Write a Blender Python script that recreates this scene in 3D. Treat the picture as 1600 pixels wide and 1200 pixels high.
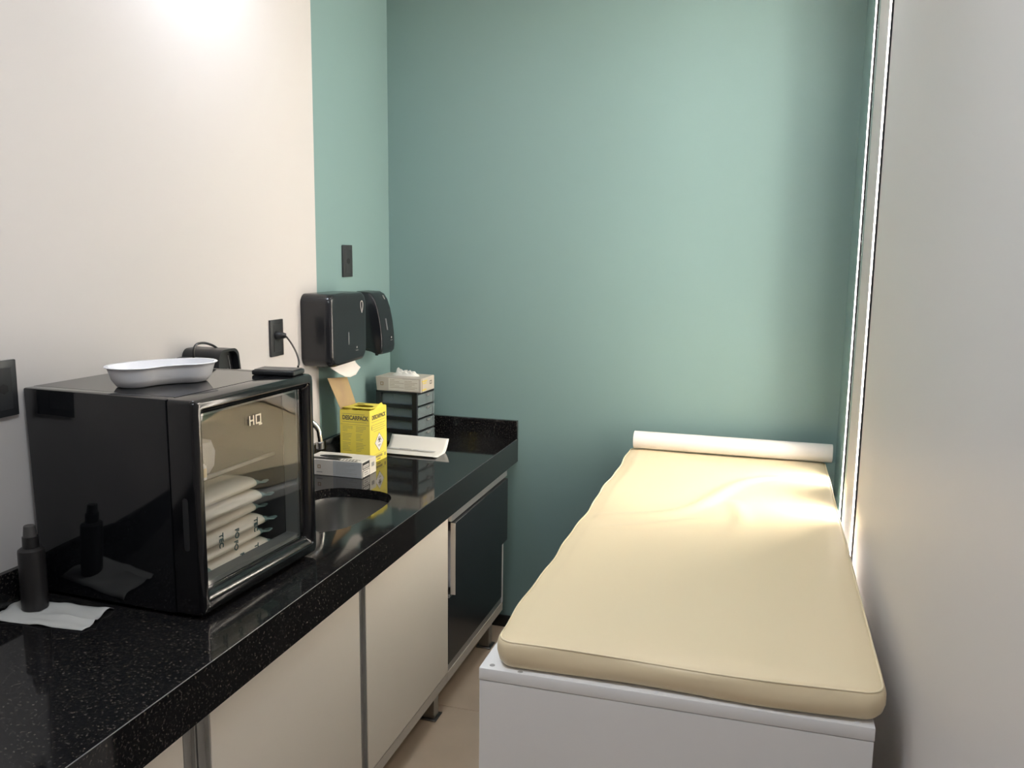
import bpy, bmesh, math, random
from mathutils import Vector, Matrix

for o in list(bpy.data.objects):
    bpy.data.objects.remove(o, do_unlink=True)
scene = bpy.context.scene
C = scene.collection
PI = math.pi
random.seed(4)

# ------------------------------------------------------------------ camera
CAM = (1.5427, -3.3683, 1.6013)
YAW, PITCH, ROLL = 0.2871, -0.1528, 0.0118
cy, sy, cp, sp = math.cos(YAW), math.sin(YAW), math.cos(PITCH), math.sin(PITCH)
fw = Vector((-sy * cp, cy * cp, sp)); rt = Vector((cy, sy, 0)); up = rt.cross(fw)
cr, sr = math.cos(ROLL), math.sin(ROLL)
r2 = cr * rt + sr * up; u2 = -sr * rt + cr * up
cd = bpy.data.cameras.new('camera'); cam = bpy.data.objects.new('camera', cd); C.objects.link(cam)
M = Matrix.Identity(4)
for i in range(3):
    M[i][0] = r2[i]; M[i][1] = u2[i]; M[i][2] = -fw[i]; M[i][3] = CAM[i]
cam.matrix_world = M
cd.sensor_fit = 'HORIZONTAL'; cd.sensor_width = 36; cd.lens = 1341.68 * 36 / 1600
cd.clip_start = 0.02
scene.camera = cam

# ------------------------------------------------------------------ light and exposure
w = bpy.data.worlds.new('world'); scene.world = w; w.use_nodes = True
w.node_tree.nodes['Background'].inputs[0].default_value = (0.8, 0.85, 0.9, 1)
w.node_tree.nodes['Background'].inputs[1].default_value = 0.02
vs = scene.view_settings
vs.view_transform = 'Standard'; vs.look = 'None'; vs.gamma = 1; vs.use_curve_mapping = False
vs.exposure = 0.17
LED_POWER = 68.0
DOWN_POWER = 80.0
LED_COL = (1.0, 0.90, 0.77, 1)
FILL_POWER = 15.0
DOWN_COL = (0.76, 0.85, 1.0, 1)

# ------------------------------------------------------------------ materials
MATS = {}
def mat(name, col, rough=0.5, metal=0.0, spec=0.5, **kw):
    m = bpy.data.materials.new(name); m.use_nodes = True
    b = m.node_tree.nodes['Principled BSDF']
    b.inputs['Base Color'].default_value = (*col, 1)
    b.inputs['Roughness'].default_value = rough
    b.inputs['Metallic'].default_value = metal
    b.inputs['Specular IOR Level'].default_value = spec
    for k, v in kw.items():
        b.inputs[k.replace('_', ' ')].default_value = v
    MATS[name] = m
    return m
def nodes(m):
    return m.node_tree.nodes, m.node_tree.links, m.node_tree.nodes['Principled BSDF']
def coords(m, scale=None):
    N, L, b = nodes(m)
    t = N.new('ShaderNodeTexCoord')
    return t.outputs['Object']
def add_bump(m, scale, strength, dist=0.001, detail=3):
    N, L, b = nodes(m)
    n = N.new('ShaderNodeTexNoise'); n.inputs['Scale'].default_value = scale; n.inputs['Detail'].default_value = detail
    L.new(coords(m), n.inputs['Vector'])
    bp = N.new('ShaderNodeBump'); bp.inputs['Strength'].default_value = strength; bp.inputs['Distance'].default_value = dist
    L.new(n.outputs['Fac'], bp.inputs['Height']); L.new(bp.outputs['Normal'], b.inputs['Normal'])
def mottle(m, c1, c2, scale, detail=4, lo=0.35, hi=0.65):
    N, L, b = nodes(m)
    n = N.new('ShaderNodeTexNoise'); n.inputs['Scale'].default_value = scale; n.inputs['Detail'].default_value = detail
    L.new(coords(m), n.inputs['Vector'])
    r = N.new('ShaderNodeValToRGB')
    r.color_ramp.elements[0].position = lo; r.color_ramp.elements[0].color = (*c1, 1)
    r.color_ramp.elements[1].position = hi; r.color_ramp.elements[1].color = (*c2, 1)
    L.new(n.outputs['Fac'], r.inputs['Fac']); L.new(r.outputs['Color'], b.inputs['Base Color'])

WHITE = (0.605, 0.574, 0.558); TEAL = (0.205, 0.312, 0.305)
mat('paint_white', WHITE, 0.45, spec=0.4); add_bump(MATS['paint_white'], 220, 0.08)
mat('paint_teal', TEAL, 0.5, spec=0.35); add_bump(MATS['paint_teal'], 220, 0.08)
def two_tone(name, edge):
    # paint colours meet along a vertical line at world y = edge
    m = mat(name, WHITE, 0.45, spec=0.4); N, L, b = nodes(m)
    g = N.new('ShaderNodeNewGeometry'); s = N.new('ShaderNodeSeparateXYZ'); L.new(g.outputs['Position'], s.inputs[0])
    c = N.new('ShaderNodeMath'); c.operation = 'GREATER_THAN'; c.inputs[1].default_value = edge
    L.new(s.outputs['Y'], c.inputs[0])
    mx = N.new('ShaderNodeMix'); mx.data_type = 'RGBA'
    mx.inputs['A'].default_value = (*WHITE, 1); mx.inputs['B'].default_value = (*TEAL, 1)
    L.new(c.outputs[0], mx.inputs['Factor']); L.new(mx.outputs['Result'], b.inputs['Base Color'])
    add_bump(m, 220, 0.08)
two_tone('paint_left', -0.6155); two_tone('paint_right', -0.44)
mat('ceiling_paint', (0.80, 0.80, 0.79), 0.7)
m = mat('granite', (0.008, 0.008, 0.009), 0.06, spec=0.5)
N, L, b = nodes(m)
v = N.new('ShaderNodeTexNoise'); v.inputs['Scale'].default_value = 170; v.inputs['Detail'].default_value = 3; v.inputs['Roughness'].default_value = .65
L.new(coords(m), v.inputs['Vector'])
r = N.new('ShaderNodeValToRGB'); e = r.color_ramp.elements
e[0].position = 0.47; e[0].color = (0.007, 0.007, 0.008, 1); e[1].position = 0.72; e[1].color = (0.075, 0.064, 0.052, 1)
x = e.new(0.58); x.color = (0.015, 0.014, 0.0135, 1)
L.new(v.outputs['Fac'], r.inputs['Fac']); L.new(r.outputs['Color'], b.inputs['Base Color'])
mat('granite_edge', (0.012, 0.011, 0.010), 0.12)
mat('laminate_cream', (0.89, 0.82, 0.72), 0.22, spec=0.5)
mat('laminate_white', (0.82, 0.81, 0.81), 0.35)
mat('board_edge', (0.60, 0.55, 0.48), 0.5)
mat('laminate_black', (0.012, 0.013, 0.016), 0.32)
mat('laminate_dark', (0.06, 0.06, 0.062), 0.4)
mat('plate_black', (0.030, 0.031, 0.033), 0.38)
mat('worn_card', (0.56, 0.50, 0.43), 0.55)
mat('ink_brown', (0.34, 0.27, 0.10), 0.6)
mat('ring_pale', (0.72, 0.66, 0.62), 0.4, 0.2)
mat('window_grey', (0.13, 0.135, 0.14), 0.4)
mat('stripe_grey', (0.55, 0.53, 0.51), 0.6)
mat('black_shell', (0.014, 0.015, 0.018), 0.20)
mat('aluminium_brushed', (0.52, 0.52, 0.51), 0.5, 0.85)
mat('aluminium', (0.42, 0.42, 0.40), 0.38, 1.0)
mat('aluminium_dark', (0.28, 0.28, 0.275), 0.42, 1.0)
mat('steel', (0.34, 0.34, 0.33), 0.30, 1.0)
mat('chrome', (0.85, 0.83, 0.78), 0.08, 1.0)
mat('black_gloss', (0.006, 0.006, 0.007), 0.12)
mat('black_case', (0.007, 0.0075, 0.009), 0.05)
mat('black_satin', (0.012, 0.013, 0.015), 0.35)
mat('black_matte', (0.010, 0.010, 0.011), 0.6)
mat('bottle_black', (0.020, 0.018, 0.018), 0.33)
mat('cap_grey', (0.075, 0.070, 0.068), 0.45)
mat('liner', (0.085, 0.085, 0.088), 0.45)
mat('gasket', (0.20, 0.21, 0.21), 0.5)
m = mat('vinyl', (0.80, 0.665, 0.445), 0.40, spec=0.45); add_bump(m, 900, 0.05, .0005)
mat('vinyl_piping', (0.84, 0.72, 0.50), 0.42)
mat('paper', (0.82, 0.78, 0.75), 0.75); add_bump(MATS['paper'], 60, 0.05)
mat('paper_grey', (0.52, 0.52, 0.50), 0.7)
mat('core_card', (0.45, 0.33, 0.2), 0.8)
mat('plastic_white', (0.86, 0.86, 0.89), 0.22)
mat('foam_white', (0.82, 0.78, 0.72), 0.5)
mat('yellow_card', (0.86, 0.72, 0.10), 0.55)
mat('brown_card', (0.42, 0.29, 0.15), 0.75); mottle(MATS['brown_card'], (0.36, 0.25, 0.14), (0.42, 0.30, 0.15), 14)
mat('ink_dark', (0.09, 0.075, 0.055), 0.6)
mat('ink_black', (0.012, 0.012, 0.013), 0.5)
mat('ink_grey', (0.32, 0.31, 0.30), 0.6)
mat('ink_tan', (0.36, 0.26, 0.16), 0.6)
mat('ink_teal', (0.05, 0.12, 0.13), 0.6)
mat('glove_card', (0.66, 0.63, 0.58), 0.5)
mat('glove_panel', (0.44, 0.46, 0.47), 0.5)
mat('glove_pale', (0.74, 0.69, 0.60), 0.5)
mat('glove_yellow', (0.70, 0.55, 0.10), 0.5)
mat('latex', (0.82, 0.80, 0.74), 0.45)
mat('logo_cream', (0.85, 0.78, 0.60), 0.5)
mat('silver_print', (0.55, 0.55, 0.54), 0.35, 0.6)
mat('pack_white', (0.84, 0.79, 0.70), 0.55)
mat('grout', (0.42, 0.35, 0.28), 0.85)
m = mat('tile_beige', (0.56, 0.45, 0.34), 0.28); mottle(m, (0.62, 0.49, 0.37), (0.69, 0.55, 0.42), 5, 6)
mat('label_amber', (0.75, 0.62, 0.40), 0.4)
def clear(name, tint, ior, rough=0.0, opac=0.0, opcol=(0.5, 0.5, 0.5)):
    # thin clear sheet: fresnel mix of see-through and mirror, with an optional milky share
    m = bpy.data.materials.new(name); m.use_nodes = True; N = m.node_tree.nodes; L = m.node_tree.links
    N.remove(N['Principled BSDF']); out = N['Material Output']
    t = N.new('ShaderNodeBsdfTransparent'); t.inputs[0].default_value = (*tint, 1)
    g = N.new('ShaderNodeBsdfGlossy'); g.inputs['Roughness'].default_value = rough
    f = N.new('ShaderNodeFresnel')
    ge = N.new('ShaderNodeNewGeometry'); pw_ = N.new('ShaderNodeMath'); pw_.operation = 'MULTIPLY_ADD'
    pw_.inputs[1].default_value = 1 / ior - ior; pw_.inputs[2].default_value = ior   # same reflectance from both sides of the sheet
    L.new(ge.outputs['Backfacing'], pw_.inputs[0]); L.new(pw_.outputs[0], f.inputs['IOR'])
    d = N.new('ShaderNodeBsdfDiffuse'); d.inputs[0].default_value = (*opcol, 1)
    m1 = N.new('ShaderNodeMixShader'); m1.inputs[0].default_value = opac
    L.new(t.outputs[0], m1.inputs[1]); L.new(d.outputs[0], m1.inputs[2])
    m2 = N.new('ShaderNodeMixShader'); L.new(f.outputs[0], m2.inputs[0]); L.new(m1.outputs[0], m2.inputs[1]); L.new(g.outputs[0], m2.inputs[2])
    L.new(m2.outputs[0], out.inputs['Surface']); MATS[name] = m
clear('door_glass', (0.93, 0.93, 0.92), 1.75)
clear('shelf_glass', (0.90, 0.94, 0.93), 1.35)
clear('drawer_clear', (0.80, 0.86, 0.86), 1.35, 0.15, 0.45, (0.30, 0.36, 0.37))
clear('wrap_film', (0.75, 0.88, 0.88), 1.35, 0.2, 0.6, (0.34, 0.50, 0.50))
clear('bag_film', (0.95, 0.95, 0.97), 1.4, 0.2, 0.6, (0.8, 0.8, 0.84))
def emit(name, col, strength):
    m = bpy.data.materials.new(name); m.use_nodes = True; N = m.node_tree.nodes
    b = N['Principled BSDF']; b.inputs['Base Color'].default_value = (0.8, 0.8, 0.8, 1)
    b.inputs['Emission Color'].default_value = col; b.inputs['Emission Strength'].default_value = strength
    MATS[name] = m
emit('led_diffuser', LED_COL, LED_POWER)
emit('downlight_diffuser', DOWN_COL, DOWN_POWER)
emit('fill_diffuser', (0.90, 0.95, 1.0, 1), FILL_POWER)

# ------------------------------------------------------------------ mesh helpers
def bm_box(bm, x0, x1, y0, y1, z0, z1, bev=0.0, seg=2):
    c = bmesh.ops.create_cube(bm, size=1.0)['verts']
    for vv in c:
        vv.co = Vector((x0 + (vv.co.x + .5) * (x1 - x0), y0 + (vv.co.y + .5) * (y1 - y0), z0 + (vv.co.z + .5) * (z1 - z0)))
    if bev > 0:
        es = list({e for vv in c for e in vv.link_edges})
        bmesh.ops.bevel(bm, geom=es, offset=bev, segments=seg, profile=0.5, affect='EDGES')
    return bm
def box(x0, x1, y0, y1, z0, z1, bev=0.0, seg=2):
    return bm_box(bmesh.new(), x0, x1, y0, y1, z0, z1, bev, seg)
def bm_loops(bm, loops, closed=True, cap0=True, cap1=True, ring=False):
    vs_ = [[bm.verts.new(p) for p in lp] for lp in loops]
    n = len(vs_[0])
    pairs = list(zip(vs_[:-1], vs_[1:]))
    if ring: pairs.append((vs_[-1], vs_[0]))
    for a, b_ in pairs:
        for i in range(n if closed else n - 1):
            j = (i + 1) % n
            try: bm.faces.new((a[i], a[j], b_[j], b_[i]))
            except ValueError: pass
    if not ring and closed:
        if cap0: bm.faces.new(list(reversed(vs_[0])))
        if cap1: bm.faces.new(vs_[-1])
    return bm
def bm_tube(bm, path, rad, seg=10, closed=False):
    P = [Vector(p) for p in path]; n = len(P); loops = []
    ref = None
    for i, p in enumerate(P):
        a = P[(i - 1) % n] if (closed or i > 0) else p
        c = P[(i + 1) % n] if (closed or i < n - 1) else p
        t = (c - a).normalized()
        if ref is None:
            ref = Vector((0, 0, 1)) if abs(t.z) < .9 else Vector((1, 0, 0))
        s = t.cross(ref).normalized(); ref = s.cross(t).normalized()
        rr_ = rad[i] if isinstance(rad, (list, tuple)) else rad
        loops.append([p + (s * math.cos(2 * PI * k / seg) + ref * math.sin(2 * PI * k / seg)) * rr_ for k in range(seg)])
    return bm_loops(bm, loops, ring=closed)
def bm_lathe(bm, prof, seg=28, cx=0, cy=0, cap0=True, cap1=True):
    return bm_loops(bm, [[(cx + r_ * math.cos(2 * PI * k / seg), cy + r_ * math.sin(2 * PI * k / seg), z) for k in range(seg)] for r_, z in prof], cap0=cap0, cap1=cap1)
def rrect(x0, x1, y0, y1, r, n=5):
    pts = []
    for cx_, cy_, a0 in ((x1 - r, y0 + r, -90), (x1 - r, y1 - r, 0), (x0 + r, y1 - r, 90), (x0 + r, y0 + r, 180)):
        for k in range(n + 1):
            a = math.radians(a0 + 90 * k / n); pts.append((cx_ + r * math.cos(a), cy_ + r * math.sin(a)))
    return pts
def spline(pts, n=8):
    P = [Vector(p) for p in pts]; out = []
    for i in range(len(P) - 1):
        p0 = P[max(i - 1, 0)]; p1 = P[i]; p2 = P[i + 1]; p3 = P[min(i + 2, len(P) - 1)]
        for k in range(n):
            t = k / n
            out.append(0.5 * ((2 * p1) + (p2 - p0) * t + (2 * p0 - 5 * p1 + 4 * p2 - p3) * t * t + (3 * p1 - p0 - 3 * p2 + p3) * t ** 3))
    out.append(P[-1]); return out
def obj(name, bm, material, parent=None, smooth=True, ang=38):
    bmesh.ops.recalc_face_normals(bm, faces=bm.faces)
    me = bpy.data.meshes.new(name)
    if smooth:
        for f in bm.faces: f.smooth = True
        for e_ in bm.edges:
            if len(e_.link_faces) == 2 and e_.calc_face_angle(0) > math.radians(ang): e_.smooth = False
    bm.to_mesh(me); bm.free()
    me.materials.append(MATS[material])
    o = bpy.data.objects.new(name, me); C.objects.link(o)
    if parent is not None: o.parent = parent
    return o
def tag(o, label, cat=None, group=None, kind=None):
    if label: o['label'] = label
    if cat: o['category'] = cat
    if group: o['group'] = group
    if kind: o['kind'] = kind
    return o
def thing(name, label, cat, loc=(0, 0, 0), rz=0.0, group=None):
    o = bpy.data.objects.new(name, None); C.objects.link(o); o.empty_display_size = 0.05
    o.location = loc; o.rotation_euler = (0, 0, rz)
    return tag(o, label, cat, group)
def struct(name, bm, material, label, smooth=True):
    return tag(obj(name, bm, material, None, smooth), label, None, None, 'structure')
def text(name, s, size, material, parent, org, right, upv, depth=0.0003, bold=0.0, sx=1.0):
    cu = bpy.data.curves.new('t', 'FONT'); cu.body = s; cu.size = size; cu.extrude = depth; cu.offset = bold
    cu.align_x = 'CENTER'; cu.align_y = 'CENTER'
    tmp = bpy.data.objects.new('t', cu)
    me = bpy.data.meshes.new_from_object(tmp); bpy.data.objects.remove(tmp)
    R_ = Vector(right).normalized(); U = Vector(upv).normalized(); Nn = R_.cross(U)
    mtx = Matrix(((R_.x * sx, U.x, Nn.x, org[0]), (R_.y * sx, U.y, Nn.y, org[1]), (R_.z * sx, U.z, Nn.z, org[2]), (0, 0, 0, 1)))
    me.transform(mtx); me.name = name; me.materials.clear(); me.materials.append(MATS[material])
    o = bpy.data.objects.new(name, me); C.objects.link(o); o.parent = parent
    return o
def on_face(bm, org, right, upv, rects, depth=0.0004):
    # thin printed rectangles (u0,u1,v0,v1) on a face
    O = Vector(org); R_ = Vector(right).normalized(); U = Vector(upv).normalized(); Nn = R_.cross(U)
    for u0, u1, v0, v1 in rects:
        a = [O + R_ * u + U * v_ for u, v_ in ((u0, v0), (u1, v0), (u1, v1), (u0, v1))]
        bm_loops(bm, [a, [p + Nn * depth for p in a]])
    return bm
def prism(pts, axis, a0, a1):
    # 2D outline extruded along an axis: 'x' -> (y,z) outline, 'y' -> (x,z), 'z' -> (x,y)
    f = {'x': lambda p, t: (t, p[0], p[1]), 'y': lambda p, t: (p[0], t, p[1]), 'z': lambda p, t: (p[0], p[1], t)}[axis]
    return bm_loops(bmesh.new(), [[f(p, a0) for p in pts], [f(p, a1) for p in pts]])

# ------------------------------------------------------------------ the room
W = 1.8212; YB = -4.7; H = 2.62; CT = 0.8332
wl = struct('wall_left', box(-0.12, 0, YB, 0.12, 0, H), 'paint_left', 'white painted left wall with a teal band by the corner', False)
struct('wall_back', box(0, W, 0, 0.12, 0, H), 'paint_teal', 'teal painted end wall behind the exam bed', False)
SLOT = ((-0.392, -0.342), (-0.787, -0.737)); SD = 0.030   # upright grooves for the light strips
bm = bmesh.new()
bm_box(bm, W + SD, W + 0.12, YB, 0.12, 0, H)
for a, b_ in ((YB, SLOT[1][0]), (SLOT[1][1], SLOT[0][0]), (SLOT[0][1], 0.12)): bm_box(bm, W, W + SD, a, b_, 0, H)
struct('wall_right', bm, 'paint_right', 'plain white right wall beside the bed', False)
struct('wall_front', box(-0.12, W + 0.12, YB - 0.12, YB, 0, H), 'paint_white', 'white wall behind the viewer', False)
struct('ceiling', box(-0.12, W + 0.12, YB - 0.12, 0.12, H, H + 0.1), 'ceiling_paint', 'flat white ceiling', False)
fl = struct('floor', box(-0.12, W + 0.12, YB - 0.12, 0.12, -0.12, -0.0025), 'grout', 'beige tiled floor', False)
T = 0.60; G = 0.003
tile_me = {}
ys = [0.0, -0.6995]
while ys[-1] > YB: ys.append(max(ys[-1] - T, YB))
xs = [0.0, 0.41, 1.01, 1.61, W]
for i in range(len(xs) - 1):
    for j in range(len(ys) - 1):
        a, b_ = xs[i + 1] - xs[i], ys[j] - ys[j + 1]
        if b_ < 0.02: continue
        key = (round(a, 3), round(b_, 3))
        if key not in tile_me:
            t = obj('tile', box(G / 2, a - G / 2, G / 2, b_ - G / 2, -0.01, 0.0, 0.0008, 1), 'tile_beige', fl, False)
            tile_me[key] = t.data
        else:
            t = bpy.data.objects.new('tile', tile_me[key]); C.objects.link(t); t.parent = fl
        t.location = (xs[i], ys[j + 1], 0)
struct('baseboard_back', box(0.0, W, -0.012, 0.0, 0.0, 0.05, 0.002), 'black_matte', 'low black skirting along the teal wall')

# LED strips on the right wall
def led(y0, y1, label):
    t = thing('led_strip_light', label, 'light', (W, (y0 + y1) / 2, 0.04), 0, 'vertical light strips on the right wall')
    hw = (y1 - y0) / 2; top = H - 0.041
    bm = bmesh.new()
    for sg in (-1, 1):
        bm_box(bm, 0.0003, SD - 0.0005, sg * (hw - 0.0004) if sg < 0 else hw - 0.0020, -hw + 0.0020 if sg < 0 else hw - 0.0004, 0, top)
    bm_box(bm, SD - 0.0015, SD - 0.0003, -hw + 0.0020, hw - 0.0020, 0, top)
    bm_box(bm, -0.0050, 0.0003, hw - 0.0016, hw - 0.0004, 0, top)
    ch = obj('channel', bm, 'plastic_white', t, False)
    bm = bmesh.new()
    bm_box(bm, -0.0055, -0.0003, -hw - 0.0030, -hw + 0.0020, 0, top)
    obj('trim_lip', bm, 'black_matte', ch, False)
    bm = bmesh.new(); bm_box(bm, -0.0055, -0.0003, hw - 0.0003, hw + 0.0030, 0, top); obj('trim_lip', bm, 'black_matte', ch, False)
    obj('diffuser', box(SD - 0.008, SD - 0.002, -hw + 0.0025, hw - 0.0025, 0.004, top - 0.004), 'led_diffuser', t, False)
led(*SLOT[0], 'glowing vertical light strip nearest the teal corner')
led(*SLOT[1], 'glowing vertical light strip further from the teal corner, beside the white wall')

# ceiling downlights
def downlight(x, y, label, r=0.075):
    t = thing('ceiling_downlight', label, 'light', (x, y, H), 0, 'ceiling downlights')
    bm = bmesh.new()
    bm_lathe(bm, [(r + 0.022, -0.0005), (r + 0.020, -0.006), (r + 0.002, -0.009), (r, -0.004), (r, -0.0005)], 40, cap0=False, cap1=False)
    obj('trim_ring', bm, 'plastic_white', t)
    bm = bmesh.new(); bm_lathe(bm, [(r - 0.001, -0.001), (r - 0.001, -0.004)], 40); obj('diffuser', bm, 'downlight_diffuser', t, False)
downlight(0.22, -1.27, 'round cool white ceiling downlight close to the left wall above the fridge')
downlight(1.30, -0.85, 'round cool white ceiling downlight over the head of the bed', 0.055)
t = thing('ceiling_fill_panel', 'added square fill light panel in the unseen ceiling over the foot of the bed', 'light', (0.95, -2.60, H))  # out-of-view panel added to give the room soft fill light
bm = bmesh.new(); bm_loops(bm, [[(a, b_, z_) for a, b_ in ((-k, -k), (k, -k), (k, k), (-k, k))] for k, z_ in ((0.31, -0.0005), (0.31, -0.010), (0.29, -0.010), (0.29, -0.0005))], ring=True)
obj('frame', bm, 'plastic_white', t, False)
obj('diffuser', box(-0.289, 0.289, -0.289, 0.289, -0.008, -0.001), 'fill_diffuser', t, False)

# wall sockets
def outlet(y, z, label, kind):
    t = thing('wall_socket', label, 'socket', (0, y, z), 0, 'black wall plates')
    obj('plate', box(0.0005, 0.008, -0.038, 0.038, -0.06, 0.06, 0.002), 'plate_black', t)
    bm = bmesh.new(); bm_box(bm, 0.0082, 0.0095, -0.022, 0.022, -0.045, 0.045, 0.001, 1)
    obj('insert', bm, 'plate_black', t)
    pts = [(0.0135 * math.cos(2 * PI * k / 6 + PI / 6), 0.0115 * math.sin(2 * PI * k / 6 + PI / 6)) for k in range(6)]
    obj('socket_hole', prism(pts, 'x', 0.0093, 0.0102), 'ink_black', t, False)
    return t
outlet(-0.388, 1.559, 'black socket plate high on the teal band above the dispensers', 1)
outlet(-0.895, 1.313, 'black socket plate with a plug and cable in it, left of the dispenser', 1)
outlet(-1.960, 1.302, 'black wall plate at the left edge above the spray bottle', 1)
p = thing('power_plug', 'black plug in the socket with a cable hanging down to the fridge', 'plug', (0.0102, -0.902, 1.322))
bm = bmesh.new(); bm_tube(bm, [(0, 0, 0), (0.012, 0, 0), (0.018, 0.004, 0), (0.026, 0.012, -0.001)], [0.014, 0.014, 0.011, 0.008], 14)
obj('plug_body', bm, 'black_satin', p)
bm = bmesh.new()
bm_tube(bm, spline([(0.024, 0.010, -0.001), (0.05, -0.018, -0.005), (0.11, -0.092, -0.016), (0.19, -0.205, -0.023), (0.29, -0.361, -0.021), (0.37, -0.494, -0.015), (0.424, -0.590, -0.009)]), 0.0028, 8)
obj('cable', bm, 'black_satin', p)

# ------------------------------------------------------------------ granite worktop
CD = 0.5777; JY = -1.440; CY0 = -3.30
top = thing('granite_worktop', 'speckled black granite worktop with raised rim along the walls', 'countertop', (0, 0, 0))
obj('slab', box(0.0005, CD, CY0, JY - 0.0004, CT - 0.03, CT), 'granite', top, False)
# second slab has the bowl cut-out
SX, SY, SA, SB, SE = 0.315, -1.130, 0.148, 0.218, 3.2
def sup(a, k=1.0):
    c, s = math.cos(a), math.sin(a)
    return (SX + k * SA * math.copysign(abs(c) ** (2 / SE), c), SY + k * SB * math.copysign(abs(s) ** (2 / SE), s))
x0, x1, y0, y1 = 0.0005, CD, JY + 0.0004, -0.0005
angs = [2 * PI * k / 72 for k in range(72)]
inner = [sup(a) for a in angs]
outer = []
for (px_, py_) in inner:
    dx, dy = px_ - SX, py_ - SY
    t = min(((x1 - SX) / dx if dx > 1e-9 else 1e9), ((x0 - SX) / dx if dx < -1e-9 else 1e9), ((y1 - SY) / dy if dy > 1e-9 else 1e9), ((y0 - SY) / dy if dy < -1e-9 else 1e9))
    outer.append([SX + dx * t, SY + dy * t])
for cx_, cy_ in ((x0, y0), (x0, y1), (x1, y0), (x1, y1)):
    k = min(range(72), key=lambda i: (outer[i][0] - cx_) ** 2 + (outer[i][1] - cy_) ** 2)
    outer[k] = [cx_, cy_]
bm = bmesh.new()
bm_loops(bm, [[(*p_, CT) for p_ in outer], [(*p_, CT) for p_ in inner], [(*p_, CT - 0.03) for p_ in inner], [(*p_, CT - 0.03) for p_ in outer]], ring=True)
obj('slab', bm, 'granite', top)
AH = 0.0982
obj('front_apron', box(CD - 0.02, CD, CY0, JY - 0.0004, CT - AH, CT - 0.03002), 'granite', top, False)
obj('front_apron', box(CD - 0.02, CD, JY + 0.0004, -0.0005, CT - AH, CT - 0.03002), 'granite', top, False)
obj('backsplash', box(0.0005, 0.016, CY0, -0.0185, CT + 0.0002, CT + 0.0764, 0.0012, 1), 'granite', top)
obj('backsplash', box(0.0005, CD, -0.018, -0.0005, CT + 0.0002, CT + 0.0764, 0.0012, 1), 'granite', top)
# thin pale strip standing in for the highlight along the front edge
obj('edge_highlight', box(CD - 0.0012, CD + 0.0004, CY0, -0.02, CT - 0.0016, CT + 0.0003, 0.0005, 1), 'aluminium_dark', top)

# steel bowl
sk = thing('sink_bowl', 'stainless steel bowl set into the granite beside the fridge', 'sink', (SX, SY, CT - 0.031))
def sring(k, z): return [((sup(a, k)[0] - SX), (sup(a, k)[1] - SY), z) for a in angs]
bm = bmesh.new()
bm_loops(bm, [sring(1.07, 0), sring(0.995, 0), sring(0.975, -0.02), sring(0.95, -0.09), sring(0.86, -0.132), sring(0.60, -0.142), sring(0.16, -0.146)], cap0=False)
bm_loops(bm, [sring(1.07, -0.0008), sring(1.0, -0.0015), sring(0.985, -0.021), sring(0.96, -0.092), sring(0.87, -0.135), sring(0.60, -0.145), sring(0.16, -0.149)], cap0=False)
obj('bowl', bm, 'steel', sk)
bm = bmesh.new(); bm_lathe(bm, [(0.036, -0.1455), (0.034, -0.142), (0.026, -0.1415), (0.022, -0.1445)], 24); obj('drain', bm, 'chrome', sk)

# gooseneck tap
tp = thing('tap', 'chrome gooseneck tap curving over the sink, mostly hidden by the fridge', 'tap', (0.060, -1.02, CT))
bm = bmesh.new(); bm_lathe(bm, [(0.026, 0.0005), (0.026, 0.006), (0.019, 0.012), (0.017, 0.05), (0.014, 0.055)], 24); obj('base', bm, 'chrome', tp)
bm = bmesh.new()
path = [(0, 0, 0.05), (0, 0, 0.16)] + [(0.058 - 0.058 * math.cos(a), 0.042 - 0.042 * math.cos(a), 0.178 + 0.054 * math.sin(a)) for a in [PI * k / 14 for k in range(1, 14)]] + [(0.117, 0.085, 0.165), (0.118, 0.086, 0.150)]
bm_tube(bm, path, 0.0095, 14); obj('spout', bm, 'chrome', tp)
bm = bmesh.new(); bm_lathe(bm, [(0.009, 0.128), (0.0125, 0.130), (0.0125, 0.151), (0.010, 0.153)], 20, 0.118, 0.086); obj('aerator', bm, 'steel', tp)
bm = bmesh.new(); bm_tube(bm, [(0, 0, 0.035), (-0.002, -0.04, 0.042), (-0.004, -0.075, 0.05)], [0.008, 0.007, 0.009], 12); obj('lever', bm, 'chrome', tp)

# ------------------------------------------------------------------ base cabinets
FX = 0.553
def leg(parent, x, y):
    l = obj('leg', box(x - 0.021, x + 0.021, y - 0.021, y + 0.021, 0.006, 0.122, 0.001, 1), 'aluminium', parent)
    obj('foot_plate', box(x - 0.031, x + 0.031, y - 0.031, y + 0.031, 0.0005, 0.006, 0.001, 1), 'aluminium_dark', l)
def carcass(parent, y0, y1):
    bm = bmesh.new()
    bm_box(bm, 0.03, FX - 0.022, y0, y0 + 0.016, 0.158, CT - 0.032)
    bm_box(bm, 0.03, FX - 0.022, y1 - 0.016, y1, 0.158, CT - 0.032)
    bm_box(bm, 0.03, FX - 0.022, y0 + 0.016, y1 - 0.016, 0.158, 0.174)
    bm_box(bm, 0.03, 0.036, y0 + 0.016, y1 - 0.016, 0.174, CT - 0.032)
    obj('body', bm, 'laminate_white', parent, False)
    obj('bottom_rail', box(0.03, FX - 0.002, y0, y1, 0.122, 0.1575, 0.001, 1), 'board_edge', parent)
def profile_handle(parent, y0, y1, z0=0.160, z1=CT - AH + 0.045):
    bm = bmesh.new()
    bm_box(bm, FX - 0.021, FX - 0.010, y0, y1, z0, z1)
    bm_box(bm, FX - 0.0105, FX - 0.001, y0, y0 + 0.003, z0, z1)
    bm_box(bm, FX - 0.0105, FX - 0.001, y1 - 0.003, y1, z0, z1)
    return obj('handle_profile', bm, 'aluminium_brushed', parent)
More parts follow.
